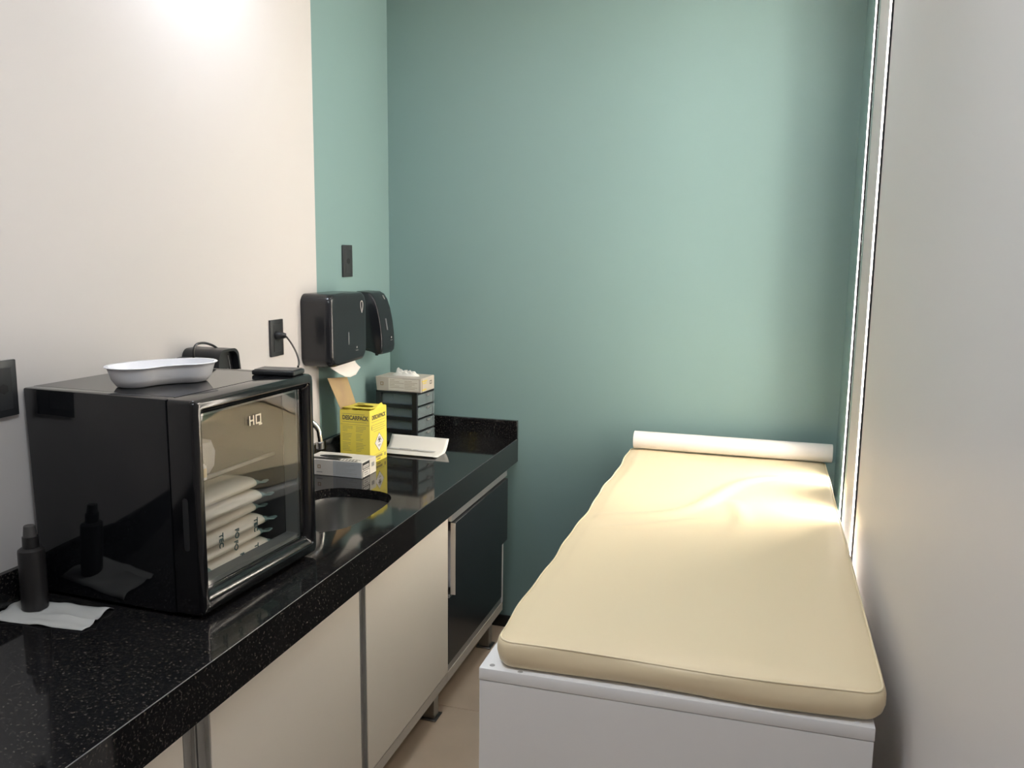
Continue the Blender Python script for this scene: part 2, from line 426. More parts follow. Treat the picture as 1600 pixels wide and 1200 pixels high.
def door(parent, y0, y1, hy0, hy1, z0=0.162):
    d = obj('door', box(FX - 0.020, FX, y0, y1, z0, CT - AH + 0.045, 0.0012, 1), 'laminate_cream', parent)
    if hy0 is not None: profile_handle(d, hy0, hy1)
c1 = thing('base_cabinet', 'cream base cabinet at the near end of the worktop, mostly out of frame', 'cabinet', group='cabinets under the granite worktop')
carcass(c1, -3.28, -2.094)
door(c1, -3.275, -2.70, None, None); door(c1, -2.695, -2.133, -2.131, -2.096)
leg(c1, 0.50, -2.22); leg(c1, 0.50, -3.2); leg(c1, 0.08, -2.22); leg(c1, 0.08, -3.2)
c2 = thing('base_cabinet', 'cream two-door base cabinet with vertical metal handle profiles below the sink', 'cabinet', group='cabinets under the granite worktop')
carcass(c2, -2.093, -0.756)
door(c2, -2.052, -1.416, -2.091, -2.054); door(c2, -1.377, -0.757, -1.414, -1.379)
leg(c2, 0.498, -0.752 - 0.03); leg(c2, 0.498, -2.03); leg(c2, 0.08, -0.80); leg(c2, 0.08, -2.03)
c3 = thing('drawer_cabinet', 'black-fronted two-drawer cabinet at the far end by the teal wall', 'cabinet', group='cabinets under the granite worktop')
carcass(c3, -0.754, -0.110)
obj('end_frame', box(FX - 0.022, FX - 0.001, -0.126, -0.110, 0.158, CT - AH + 0.03, 0.001, 1), 'laminate_white', c3)
obj('top_rail', box(FX - 0.022, FX + 0.012, -0.752, -0.112, 0.700, 0.728, 0.001, 1), 'aluminium_brushed', c3)
d1 = obj('drawer', box(FX + 0.006, FX + 0.024, -0.748, -0.140, 0.440, 0.697, 0.001, 1), 'laminate_black', c3)
tag(d1, 'upper black drawer front standing slightly proud')
obj('drawer_box', box(0.10, FX + 0.0055, -0.730, -0.158, 0.46, 0.66), 'laminate_white', d1, False)
obj('edge_band', box(FX + 0.0065, FX + 0.0235, -0.7495, -0.7482, 0.442, 0.695), 'board_edge', d1, False)
d2 = obj('drawer', box(FX - 0.018, FX - 0.001, -0.750, -0.130, 0.185, 0.426, 0.001, 1), 'laminate_black', c3)
obj('middle_rail', box(FX - 0.018, FX + 0.003, -0.750, -0.130, 0.4275, 0.4385, 0.001, 1), 'aluminium_brushed', c3)
obj('rail_trim', box(FX - 0.020, FX - 0.004, -0.750, -0.128, 0.1585, 0.183, 0.001, 1), 'aluminium_brushed', c3)
leg(c3, 0.508, -0.205); leg(c3, 0.08, -0.205)

# ------------------------------------------------------------------ exam bed
bd = thing('exam_bed', 'white laminate box bed base standing along the right wall', 'bed', (0, 0, 0))
BX0, BX1, BY0, BY1, BT = 1.035, 1.764, -1.857, -0.012, 0.788
obj('top_board', box(BX0, BX1, BY0, BY1, BT - 0.025, BT, 0.0015, 2), 'laminate_white', bd)
obj('front_panel', box(BX0 + 0.001, BX1 - 0.001, BY0 + 0.001, BY0 + 0.019, 0.0005, BT - 0.0262, 0.0008, 1), 'laminate_white', bd)
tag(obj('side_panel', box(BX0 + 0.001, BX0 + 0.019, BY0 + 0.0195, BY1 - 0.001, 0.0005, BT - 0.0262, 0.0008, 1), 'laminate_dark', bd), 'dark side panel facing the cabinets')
obj('side_panel', box(BX1 - 0.019, BX1 - 0.001, BY0 + 0.0195, BY1 - 0.001, 0.0005, BT - 0.0262, 0.0008, 1), 'laminate_white', bd)
for sx_, sy_, m_ in ((1.0575, -1.840, 'ink_grey'), (1.118, -1.849, 'silver_print'), (1.382, -1.848, 'plastic_white'), (1.735, -1.846, 'plastic_white')):
    bm = bmesh.new(); bm_lathe(bm, [(0.0055, BT), (0.005, BT + 0.0006)], 16, sx_, sy_); obj('screw_cap', bm, m_, bd)

# mattress
MX0, MX1, MY0, MY1, MZ0, MZ1 = 1.066, 1.777, -1.846, -0.080, BT + 0.001, 0.853
RC = 0.035
ridges = [  # polyline, height, width
    ([(1.12, -1.00), (1.24, -0.955), (1.335, -0.88), (1.41, -0.72), (1.48, -0.53), (1.55, -0.43), (1.63, -0.38)], 0.013, 0.024),
    ([(1.15, -1.10), (1.25, -1.06), (1.34, -0.985), (1.42, -0.93)], 0.007, 0.018),
    ([(1.480, -0.74), (1.500, -0.85), (1.505, -0.95), (1.475, -1.06)], 0.012, 0.024),
]
def segd(p, a, b_):
    ax, ay = a; bx, by = b_; dx, dy = bx - ax, by - ay
    t = max(0, min(1, ((p[0] - ax) * dx + (p[1] - ay) * dy) / (dx * dx + dy * dy)))
    return math.hypot(p[0] - ax - t * dx, p[1] - ay - t * dy), t
RS = []
for pl, h_, w_ in ridges:
    sm = [(q_.x, q_.y) for q_ in spline([(a, b_, 0) for a, b_ in pl], 5)]; RS.append((sm, h_, w_))
def top_z(x_, y_):
    z = MZ1
    for sm, h_, w_ in RS:
        best = min((segd((x_, y_), sm[i], sm[i + 1])[0], i) for i in range(len(sm) - 1))
        if best[0] < 4 * w_:
            f_ = (best[1] + 0.5) / (len(sm) - 1); env = math.sin(PI * min(1, max(0.05, f_))) ** 0.5
            z += h_ * env * (math.exp(-(best[0] / w_) ** 2) - 0.35 * math.exp(-(best[0] / (2.2 * w_)) ** 2))
    d = min(x_ - MX0, MX1 - x_, y_ - MY0, MY1 - y_)
    z -= 0.0065 * math.exp(-(d / 0.012) ** 2)
    z -= 0.003 * math.exp(-((d - 0.022) / 0.012) ** 2)
    fr_ = max(0, (MY0 + 0.16 - y_) / 0.16); z -= 0.007 * fr_ ** 2 * math.sin(PI * (x_ - MX0) / (MX1 - MX0)) ** 2
    z += 0.0018 * math.sin(9 * y_ + 2 * x_) * math.sin(7 * x_ + 1)
    return z
NX, NY = 60, 150
def warp(x_, y_):
    # rounded corners and a slightly wavy outline
    for cx_, sgx in ((MX0 + RC, -1), (MX1 - RC, 1)):
        for cy_, sgy in ((MY0 + RC, -1), (MY1 - RC, 1)):
            dx, dy = (x_ - cx_) * sgx, (y_ - cy_) * sgy
            if dx > 0 and dy > 0:
                m_ = max(dx, dy); l_ = math.hypot(dx, dy); k = m_ / l_
                x_, y_ = cx_ + sgx * dx * k, cy_ + sgy * dy * k
    fx = (x_ - MX0) / (MX1 - MX0)
    x_ += (1 - fx) * 0.0028 * math.sin(13 * y_ + 1.0) + 0.0015 * (1 - fx) * math.sin(31 * y_)
    fy = (MY1 - y_) / (MY1 - MY0)
    y_ += fy ** 6 * 0.004 * math.sin(11 * x_)
    return x_, y_
bm = bmesh.new(); grid = []
for j in range(NY + 1):
    row = []
    for i in range(NX + 1):
        a = i / NX; b_ = j / NY
        a = 0.5 - 0.5 * math.cos(PI * a) * (0.35) - 0.5 * (1 - 2 * a) * 0.65
        b_ = b_ + 0.0 * b_
        gx, gy = MX0 + a * (MX1 - MX0), MY0 + b_ * (MY1 - MY0)
        z_ = top_z(gx, gy)
        wx, wy = warp(gx, gy); row.append(bm.verts.new((wx, wy, z_)))
    grid.append(row)
for j in range(NY):
    for i in range(NX):
        bm.faces.new((grid[j][i], grid[j][i + 1], grid[j + 1][i + 1], grid[j + 1][i]))
bound = grid[0][:-1] + [grid[j][NX] for j in range(NY)] + [grid[NY][i] for i in range(NX, 0, -1)] + [grid[j][0] for j in range(NY, 0, -1)]
rim = [v_.co.copy() for v_ in bound]
prev = bound; nb = len(bound)
cxm, cym = (MX0 + MX1) / 2, (MY0 + MY1) / 2
for lev, (out, zf) in enumerate([(0.003, 0.93), (0.006, 0.75), (0.0075, 0.5), (0.004, 0.22), (-0.004, 0.06), (-0.014, 0.0)]):
    cur = []
    for k in range(nb):
        p_ = rim[k]; t = (rim[(k + 1) % nb] - rim[k - 1]); n_ = Vector((t.y, -t.x, 0)).normalized()
        wav = 0.0016 * math.sin(p_.x * 17 + p_.y * 9 + lev)
        cur.append(bm.verts.new((p_.x + n_.x * (out + wav), p_.y + n_.y * (out + wav), MZ0 + zf * (p_.z - MZ0))))
    for k in range(nb):
        bm.faces.new((prev[k], cur[k], cur[(k + 1) % nb], prev[(k + 1) % nb]))
    prev = cur
bm.faces.new(list(reversed(prev)))
mt = thing('mattress', 'cream vinyl mattress with wrinkled top and piped edges on the bed', 'mattress', (0, 0, 0))
obj('cover', bm, 'vinyl', mt, ang=70)
bm = bmesh.new(); bm_tube(bm, [p_ + Vector((0, 0, 0.0005)) for p_ in rim], 0.0020, 8, closed=True); obj('piping', bm, 'vinyl_piping', mt)

# paper roll
pr = thing('paper_roll', 'white roll of exam bed paper lying across the head of the mattress', 'paper roll', (1.438, -0.110, 0.889))
seg = 40; Lr = 0.361; R0 = 0.0335; Ri = 0.017
def circ(r_, x_): return [(x_, r_ * math.cos(2 * PI * k / seg), r_ * math.sin(2 * PI * k / seg)) for k in range(seg)]
bm = bmesh.new(); bm_loops(bm, [circ(Ri, -Lr), circ(R0 - .0008, -Lr), circ(R0, -Lr + .001), circ(R0, Lr - .001), circ(R0 - .0008, Lr), circ(Ri, Lr)], ring=True); obj('paper', bm, 'paper', pr)
bm = bmesh.new(); bm_loops(bm, [circ(Ri - .002, -Lr), circ(Ri - .0001, -Lr), circ(Ri - .0001, Lr), circ(Ri - .002, Lr)], ring=True); obj('core', bm, 'core_card', pr)

# ------------------------------------------------------------------ fridge
FA = -0.050; FH = 0.457; FWD = 0.438; FD = 0.451; FZ = CT + 0.008
fr = thing('mini_fridge', 'black glass-door mini fridge standing on the granite worktop', 'fridge', (0.4578, -1.9319, CT), FA)
z0, z1 = 0.008, 0.008 + FH
bt_ = 0.035; DB = -0.070
bm = bmesh.new()
bm_box(bm, -FD, DB, 0, bt_, z0, z1, 0.004); bm_box(bm, -FD, DB, FWD - bt_, FWD, z0, z1, 0.004)
bm_box(bm, -FD, DB, bt_ - .006, FWD - bt_ + .006, z1 - bt_, z1, 0.0); bm_box(bm, -FD + 0.03, DB, bt_ - .006, FWD - bt_ + .006, z0, z0 + bt_, 0.0)
bm_box(bm, -FD, -FD + 0.03, bt_ - .006, FWD - bt_ + .006, z0 + 0.09, z1 - 0.002, 0.0)
bm_box(bm, -FD + 0.03, -FD + 0.05, bt_ - .006, FWD - bt_ + .006, z0, z0 + 0.10, 0.0)
for v_ in bm.verts:   # back of the case steps in above the worktop rim
    if v_.co.z < z0 + 0.02 and v_.co.x < -FD + 0.01: v_.co.x = -FD + 0.016
obj('case', bm, 'black_case', fr)
bm = bmesh.new()
li = bt_ + .0005
def liner_ring(x_): return [(x_, li, z0 + li), (x_, FWD - li, z0 + li), (x_, FWD - li, z1 - li), (x_, li, z1 - li)]
lb = -FD + 0.052
bm_loops(bm, [liner_ring(DB - .001), liner_ring(lb)], cap0=False)
obj('liner', bm, 'liner', fr, False)
for yy in (0.05, FWD - 0.05):
    for xx in (-0.10, -FD + 0.07):
        bm = bmesh.new(); bm_lathe(bm, [(0.013, 0.0003), (0.014, 0.008)], 16, xx, yy); obj('foot', bm, 'black_matte', fr)
# door
def dloop(ins, x_, r_):
    e_ = ins * 1.35
    return [(x_, y_, z_) for y_, z_ in rrect(ins, FWD - ins, z0 + 0.001 + e_, z1 - ins, r_, 4)]
bm = bmesh.new()
bm_loops(bm, [dloop(0.0, -0.066, .008), dloop(0.0, -0.012, .010), dloop(0.0022, -0.005, .010), dloop(0.007, -0.0012, .011), dloop(0.013, 0, .010), dloop(0.019, -0.0005, .008),
              dloop(0.0205, -0.004, .006), dloop(0.026, -0.0055, .005), dloop(0.032, -0.014, .004), dloop(0.0335, -0.019, .003), dloop(0.0335, -0.066, .003)], ring=True)
dr = obj('door_frame', bm, 'black_gloss', fr)
bm = bmesh.new()
gi = 0.0333; gy0, gy1, gz0, gz1 = gi, FWD - gi, z0 + 0.001 + gi * 1.35, z1 - gi
NG = 14; BOW = -0.0028
def gx(u, v_): return -0.0185 + BOW * (1 - (2 * u - 1) ** 2) * (1 - (2 * v_ - 1) ** 2)
for off in (0.0, -0.004):
    g = [[bm.verts.new((gx(i / NG, j / NG) + off, gy0 + (gy1 - gy0) * i / NG, gz0 + (gz1 - gz0) * j / NG)) for i in range(NG + 1)] for j in range(NG + 1)]
    for j in range(NG):
        for i in range(NG):
            bm.faces.new((g[j][i], g[j][i + 1], g[j + 1][i + 1], g[j + 1][i]))
gl = obj('door_glass', bm, 'door_glass', dr)
obj('gasket', bm_loops(bmesh.new(), [dloop(0.034, -0.030, .003), dloop(0.034, -0.066, .003), dloop(0.041, -0.066, .003), dloop(0.041, -0.030, .003)], ring=True), 'gasket', dr)
obj('grip_slot', prism(rrect(-0.040, -0.026, 0.150, 0.262, 0.0065, 5), 'y', -0.0006, 0.004), 'ink_black', dr)
# logo on the glass
bm = bmesh.new(); lt = 0.0036
def lbar(y_, z_, w_, h_): bm_box(bm, -0.0172, -0.0166, y_, y_ + w_, z_, z_ + h_)
ly, lz = 0.198, 0.377
lbar(ly, lz, lt, 0.022); lbar(ly + 0.014, lz, lt, 0.022); lbar(ly + lt, lz + 0.0092, 0.014 - lt, lt)
q0 = ly + 0.023
lbar(q0, lz, lt, 0.022); lbar(q0 + 0.0165, lz, lt, 0.022); lbar(q0 + lt, lz + 0.022 - lt, 0.0165 - lt, lt); lbar(q0 + lt, lz, 0.0165 - lt, lt)
lbar(q0 + 0.0115, lz - 0.0040, 0.0115, lt * 1.1)
obj('logo', bm, 'logo_cream', gl)
SHZ = 0.262
sh = obj('glass_shelf', box(lb + 0.005, DB - 0.03, li + .002, FWD - li - .002, SHZ, SHZ + 0.004, 0.001, 1), 'shelf_glass', fr)
obj('shelf_trim', box(DB - 0.030, DB - 0.024, li + .002, FWD - li - .002, SHZ - 0.002, SHZ + 0.006, 0.001, 1), 'gasket', sh)

Rf = Matrix.Translation((0.4578, -1.9319, CT)) @ Matrix.Rotation(FA, 4, 'Z')
def in_fridge(x_, y_, z_): return tuple(Rf @ Vector((x_, y_, z_)))
# rolled packs
def pack(x_, y_, z_, rz, label, prints, hw=0.055, hh=0.0145, hl=0.115):
    t = thing('bandage_pack', label, 'bandage pack', in_fridge(x_, y_, z_), FA + rz, 'wrapped white packs stacked inside the fridge')
    def ring_(yy, sx_, sz_, dz=0.0, n=20):
        return [(sx_ * hw * math.copysign(abs(math.cos(2 * PI * k / n)) ** 0.7, math.cos(2 * PI * k / n)), yy, hh + dz + sz_ * hh * math.copysign(abs(math.sin(2 * PI * k / n)) ** 0.85, math.sin(2 * PI * k / n))) for k in range(n)]
    bm_ = bmesh.new(); bm_loops(bm_, [ring_(-hl, .90, .82), ring_(-hl + .006, .98, .96), ring_(0, 1, 1), ring_(hl - .006, .98, .96), ring_(hl, .90, .82)])
    obj('roll', bm_, 'pack_white', t)
    for sgn in (-1, 1):
        loops = []
        for s_, (dy, fx_, fz_) in enumerate([(-0.010, 1.03, 1.05), (0.004, .97, .80), (0.014, .92, .45), (0.026, .96, .30), (0.038, 1.02, .34)]):
            lp = ring_(sgn * (hl + dy), fx_, fz_, dz=-0.15 * hh * s_)
            loops.append([(px_, py_ + (0.006 * math.sin(90 * px_ + s_) if s_ > 2 else 0), pz_ + 0.004 * math.sin(110 * px_ + 2 * s_) * s_ / 4) for px_, py_, pz_ in lp])
        bm_ = bmesh.new(); bm_loops(bm_, loops, cap0=False); obj('wrapper_end', bm_, 'wrap_film', t)
    for s_, yy in prints:
        text('printed_letters', s_, 0.019, 'ink_teal', t, (hw * 1.0 + 0.0004, yy, hh), (0, 0, -1), (0, 1, 0), 0.0006, 0.0003)
    return t
zz = z0 + bt_ + 0.001
specs = [(-0.118, 0.215, 0.00, 'lowest white pack in the fridge stack, dark letters on its side', [('FO', 0.00), ('TEC', 0.055)]),
         (-0.128, 0.197, 0.02, 'second white pack from the bottom of the fridge stack', [('FO', 0.01)]),
         (-0.122, 0.205, -0.01, 'white pack in the middle of the fridge stack with three dark letter marks', [('TEC', -0.055), ('FO', 0.0), ('TEC', 0.07)]),
         (-0.138, 0.197, 0.03, 'plain white pack third from the top of the fridge stack', []),
         (-0.124, 0.200, 0.00, 'plain white pack second from the top of the fridge stack', []),
         (-0.134, 0.197, 0.02, 'topmost white pack of the fridge stack under the glass shelf', [])]
for i, (x_, y_, rz_, lab, pts_) in enumerate(specs):
    pack(x_, y_, zz + i * 0.0307, rz_, lab, pts_)
# upper shelf: bag and vial
bg = thing('plastic_bag', 'crumpled clear bag on the glass shelf inside the fridge', 'bag', in_fridge(-0.185, 0.125, SHZ + 0.0045), FA)
loops = []
for s_, (k, hgt) in enumerate([(0.92, 0.0), (1.02, 0.02), (1.0, 0.05), (0.9, 0.075), (0.5, 0.085)]):
    loops.append([(k * px_ * (1 + .05 * math.sin(7 * px_ * 30 + s_)), k * py_ * (1 + .05 * math.cos(9 * py_ * 30 + s_)), hgt + (0.006 * math.sin(60 * py_ + 3 * s_) if s_ else 0)) for px_, py_ in rrect(-0.085, 0.085, -0.045, 0.065, 0.015, 5)])
bm = bmesh.new(); bm_loops(bm, loops); obj('film', bm, 'bag_film', bg)
vl = thing('vial', 'small white capped vial on the fridge shelf in front of the bag', 'vial', in_fridge(-0.086, 0.120, SHZ + 0.0045), FA)
bm = bmesh.new(); bm_lathe(bm, [(0.0085, 0), (0.009, 0.001), (0.009, 0.030), (0.005, 0.034), (0.005, 0.037)], 18); obj('glass_body', bm, 'plastic_white', vl)
bm = bmesh.new(); bm_lathe(bm, [(0.0065, 0.0365), (0.0065, 0.0435), (0.006, 0.044)], 18); obj('cap', bm, 'aluminium', vl)
bm = bmesh.new(); bm_lathe(bm, [(0.0092, 0.006), (0.0092, 0.026)], 18, cap0=False, cap1=False); obj('paper_label', bm, 'label_amber', vl)

# ------------------------------------------------------------------ on the fridge
FT = CT + z1
kd = thing('kidney_dish', 'white plastic kidney dish resting on top of the fridge', 'dish', (0.240, -1.752, FT + 0.0005), math.radians(60))
def kring(d, z_):
    # bean outline: a stadium bent along an arc, hollow side towards local -y
    R_ = 0.150; th = math.asin(0.062 / R_); hw_ = 0.061 - d; pts_ = []
    P_ = lambda a, r_: (r_ * math.sin(a), -R_ + 0.006 + r_ * math.cos(a), z_)
    for k in range(13): pts_.append(P_(th - 2 * th * k / 12, R_ + hw_))
    for k in range(1, 12):
        b_ = PI * k / 12; c_ = P_(-th, R_); nx, ny = -math.sin(th), math.cos(th); tx, ty_ = -math.cos(th), -math.sin(th)
        pts_.append((c_[0] + hw_ * (nx * math.cos(b_) + tx * math.sin(b_)), c_[1] + hw_ * (ny * math.cos(b_) + ty_ * math.sin(b_)), z_))
    for k in range(13): pts_.append(P_(-th + 2 * th * k / 12, R_ - hw_))
    for k in range(1, 12):
        b_ = PI * k / 12; c_ = P_(th, R_); nx, ny = -math.sin(th), -math.cos(th); tx, ty_ = math.cos(th), -math.sin(th)
        pts_.append((c_[0] + hw_ * (nx * math.cos(b_) + tx * math.sin(b_)), c_[1] + hw_ * (ny * math.cos(b_) + ty_ * math.sin(b_)), z_))
    return pts_
bm = bmesh.new()
bm_loops(bm, [kring(0.030, 0), kring(0.023, 0.002), kring(0.013, 0.016), kring(0.007, 0.036), kring(0.005, 0.042), kring(0.0005, 0.0435), kring(-0.001, 0.0450), kring(0.0005, 0.0462), kring(0.0065, 0.0455), kring(0.009, 0.036), kring(0.015, 0.017), kring(0.025, 0.0045), kring(0.031, 0.003)])
obj('dish_shell', bm, 'plastic_white', kd, ang=60)
ad = thing('power_adapter', 'flat black power adapter on the far front corner of the fridge top', 'adapter', (0.405, -1.535, FT + 0.0004), FA + 0.15)
obj('case', box(-0.055, 0.055, -0.032, 0.032, 0, 0.0125, 0.004, 3), 'black_satin', ad)
obj('lid_plate', box(-0.050, 0.050, -0.027, 0.027, 0.0128, 0.0142, 0.0006, 1), 'cap_grey', ad)

# arched housing behind the fridge
ah_ = thing('appliance_housing', 'black arched housing with a looped cable on the wall behind the fridge', 'appliance', (0, -1.322, 1.12))
def arch(hw_, ht, hb, z_): # outline in (y,z), open bottom is closed
    pts_ = [(-hw_ - hb, z_), (hw_ + hb, z_)]
    r_ = 0.026
    for a in range(0, 91, 15): pts_.append((hw_ - r_ + r_ * math.cos(math.radians(a)), ht - r_ + r_ * math.sin(math.radians(a))))
    for a in range(90, 181, 15): pts_.append((-hw_ + r_ + r_ * math.cos(math.radians(a)), ht - r_ + r_ * math.sin(math.radians(a))))
    return pts_
A = arch(0.047, 0.206, 0.030, 0); Bq = arch(0.041, 0.199, 0.030, 0.004)
def lp(o_, x_): return [(x_, a, b_) for a, b_ in o_]
bm = bmesh.new(); bm_loops(bm, [lp(A, 0.0006), lp(A, 0.120), lp(Bq, 0.120), lp(Bq, 0.100)], cap1=True); obj('shell', bm, 'black_satin', ah_)
bm = bmesh.new(); bm_tube(bm, [(0.1015, 0.020, 0.185), (0.1015, 0.040, 0.10), (0.1015, 0.050, 0.05)], 0.0008, 6); obj('trim_line', bm, 'silver_print', ah_)
bm = bmesh.new(); bm_tube(bm, spline([(0.055, -0.066, 0.175), (0.058, -0.072, 0.205), (0.060, -0.060, 0.222), (0.062, -0.030, 0.223), (0.066, 0.000, 0.214), (0.070, 0.018, 0.203)]), 0.0034, 8); obj('cable_loop', bm, 'black_satin', ah_)
bm = bmesh.new(); bm_box(bm, 0.004, 0.09, -0.082, -0.050, 0.10, 0.186, 0.006); obj('side_block', bm, 'black_satin', ah_)

# ------------------------------------------------------------------ dispensers
def teardrop(parent, org, right, upv, s, material):
    O = Vector(org); R_ = Vector(right).normalized(); U = Vector(upv).normalized()
    pts_ = []
    for k in range(28):
        a = 2 * PI * k / 28
        u_ = 0.52 * math.sin(a) * (math.sin(a / 2) ** 1.3); v_ = -0.9 * math.cos(a)
        pts_.append(O + R_ * u_ * s + U * -v_ * -s)
    bm_ = bmesh.new(); bm_tube(bm_, pts_, s * 0.045, 6, closed=True); return obj('lock_ring', bm_, material, parent)
d1 = thing('paper_towel_dispenser', 'large black paper towel dispenser on the wall with paper hanging below', 'dispenser', (0, -0.595, 1.20))
def dsec(x_, ins, r_, zt=0.0, zb=0.0, rb=None):
    pts_ = rrect(-0.138 + ins, 0.138 - ins, 0.0 + ins + zb, 0.25 - ins - zt, r_, 7)
    # softly bowed underside
    return [(x_, y_, z_ - 0.012 * (1 - (y_ / 0.138) ** 2) * (1 if z_ < 0.1 else 0) + 0.010 * (y_ > 0) * (y_ / 0.138) ** 2 * (z_ < 0.1)) for y_, z_ in pts_]
bm = bmesh.new()
bm_loops(bm, [dsec(0.0006, 0, .032), dsec(0.090, 0, .032), dsec(0.106, 0.0015, .034), dsec(0.1145, 0.006, .036), dsec(0.1175, 0.012, .034), dsec(0.1185, 0.020, .030)])
obj('cover', bm, 'black_shell', d1)
teardrop(d1, (0.1192, 0.092, 0.196), (0, 1, 0), (0, 0, 1), 0.024, 'ring_pale')
obj('level_window', prism(rrect(-0.016, -0.009, 0.066, 0.112, 0.003, 4), 'x', 0.1183, 0.1192), 'window_grey', d1)
bm = bmesh.new(); on_face(bm, (0.1186, 0.05, 0.046), (0, 1, 0), (0, 0, 1), [(-0.010, 0.010, -0.006, -0.0045), (-0.003, 0.003, 0.002, 0.009)]); obj('printed_logo', bm, 'ink_grey', d1)
bm = bmesh.new(); Np = 16
loops = []
for s_ in range(9):
    t = s_ / 8; row = []
    for i in range(Np + 1):
        u = i / Np
        kz = [(0, .012), (.2, .036), (.45, .054), (.7, .062), (.88, .056), (1, .030)]
        for (ua, za), (ub, zb_) in zip(kz[:-1], kz[1:]):
            if ua <= u <= ub: dz_ = za + (zb_ - za) * (u - ua) / (ub - ua)
        y_ = -0.080 + 0.200 * u + 0.012 * t * math.sin(PI * u)
        z_ = -0.002 - t * dz_
        x_ = 0.074 + 0.012 * t * math.sin(5 * u + 1) + 0.026 * t * t * u
        row.append((x_, y_, z_))
    loops.append(row)
bm_loops(bm, loops, closed=False)
pw = obj('paper_sheet', bm, 'paper', d1)
md = pw.modifiers.new('thick', 'SOLIDIFY'); md.thickness = 0.0008
obj('feed_lip', box(0.03, 0.060, -0.09, 0.09, -0.010, 0.004, 0.002), 'black_satin', d1)
d2 = thing('soap_dispenser', 'slim black soap dispenser on the teal wall nearest the corner', 'dispenser', (0, -0.252, 1.195))
prof = [(0.0006, 0.020), (0.060, 0.010), (0.086, 0.0), (0.100, 0.002), (0.108, 0.012), (0.110, 0.030), (0.108, 0.080), (0.102, 0.130), (0.092, 0.180), (0.080, 0.215), (0.066, 0.236), (0.050, 0.245), (0.0006, 0.247)]
bm = bmesh.new()
def psec(y_, k): return [(0.05 + (x_ - 0.05) * k if x_ > 0.01 else x_, y_, 0.12 + (z_ - 0.12) * k) for x_, z_ in prof]
bm_loops(bm, [psec(-0.060, .955), psec(-0.058, .98), psec(-0.052, .995), psec(-0.042, 1), psec(0.042, 1), psec(0.052, .995), psec(0.058, .98), psec(0.060, .955)]); obj('cover', bm, 'black_shell', d2, ang=50)
teardrop(d2, (0.0815, 0.020, 0.222), (0, 1, 0), (-0.5, 0, 0.85), 0.010, 'ring_pale')
bm = bmesh.new(); bm_tube(bm, [(0.1085, -0.008, 0.095), (0.1045, -0.008, 0.118), (0.1010, -0.008, 0.140)], 0.0032, 8); obj('level_window', bm, 'window_grey', d2)
bm = bmesh.new(); on_face(bm, (0.1102, 0.026, 0.058), (0, 1, 0), (0, 0, 1), [(-0.009, 0.009, -0.006, -0.0045), (-0.003, 0.003, 0.002, 0.009)]); obj('printed_logo', bm, 'ink_grey', d2)
bm = bmesh.new(); bm_lathe(bm, [(0.006, -0.008), (0.008, 0.006)], 14, 0.062, -0.01); obj('nozzle', bm, 'black_gloss', d2)

# ------------------------------------------------------------------ things on the worktop
# yellow sharps box
YH = 0.198
yb = thing('sharps_box', 'yellow cardboard sharps disposal box with open brown lid flap', 'box', (0.1993, -0.615, CT + 0.0005), -0.0352)
yw, yd = 0.132, 0.120
bm = bmesh.new()
bm_loops(bm, [[(0, 0, 0), (0, yw, 0), (-yd, yw, 0), (-yd, 0, 0)], [(0, 0, YH), (0, yw, YH), (-yd, yw, YH), (-yd, 0, YH - 0.002)],
              [(-0.0025, 0.0025, YH), (-0.0025, yw - 0.0025, YH), (-yd + 0.0025, yw - 0.0025, YH), (-yd + 0.0025, 0.0025, YH - 0.002)],
              [(-0.0025, 0.0025, 0.004), (-0.0025, yw - 0.0025, 0.004), (-yd + 0.0025, yw - 0.0025, 0.004), (-yd + 0.0025, 0.0025, 0.004)]])
obj('carton', bm, 'yellow_card', yb, False)
# lid panel with oval opening, hinged on the right-hand top edge and slightly raised
ox, oy = -0.062, 0.070; n_ = 40
inner = [(ox + 0.040 * math.cos(2 * PI * k / n_), oy + 0.022 * math.sin(2 * PI * k / n_)) for k in range(n_)]
outer = []
for px_, py_ in inner:
    dx, dy = px_ - ox, py_ - oy
    t = min(((-0.001 - ox) / dx if dx > 1e-9 else 1e9), ((-yd + .004 - ox) / dx if dx < -1e-9 else 1e9), ((yw - .001 - oy) / dy if dy > 1e-9 else 1e9), ((0.010 - oy) / dy if dy < -1e-9 else 1e9))
    outer.append((ox + dx * t, oy + dy * t))
for cx_, cy_ in ((-0.001, 0.010), (-0.001, yw - .001), (-yd + .004, .010), (-yd + .004, yw - .001)):
    k = min(range(n_), key=lambda i: (outer[i][0] - cx_) ** 2 + (outer[i][1] - cy_) ** 2); outer[k] = (cx_, cy_)
lid = lambda p_, dz: (p_[0], p_[1], YH + 0.001 + 0.004 * max(0, (0.06 - p_[1]) / 0.06) + dz)
bm = bmesh.new(); bm_loops(bm, [[lid(p_, 0) for p_ in outer], [lid(p_, 0) for p_ in inner], [lid(p_, .0015) for p_ in inner], [lid(p_, .0015) for p_ in outer]], ring=True)
ld = obj('lid', bm, 'yellow_card', yb, False)
bm = bmesh.new(); on_face(bm, (-0.112, 0.012, YH + 0.0048), (1, 0, 0), (0, 1, 0), [(0.012, 0.045, 0.078, 0.084), (0.010, 0.034, 0.090, 0.093)]); obj('printed_text', bm, 'ink_dark', ld, False)
# locking tab rising at the right
bm = bmesh.new(); bm_loops(bm, [[(-0.002, 0.040, YH), (-0.002, 0.115, YH), (-0.010, 0.110, YH + 0.013), (-0.014, 0.055, YH + 0.004)], [(-0.0005, 0.040, YH), (-0.0005, 0.115, YH), (-0.0085, 0.110, YH + 0.013), (-0.0125, 0.055, YH + 0.004)]])
obj('lock_tab', bm, 'yellow_card', ld, False)
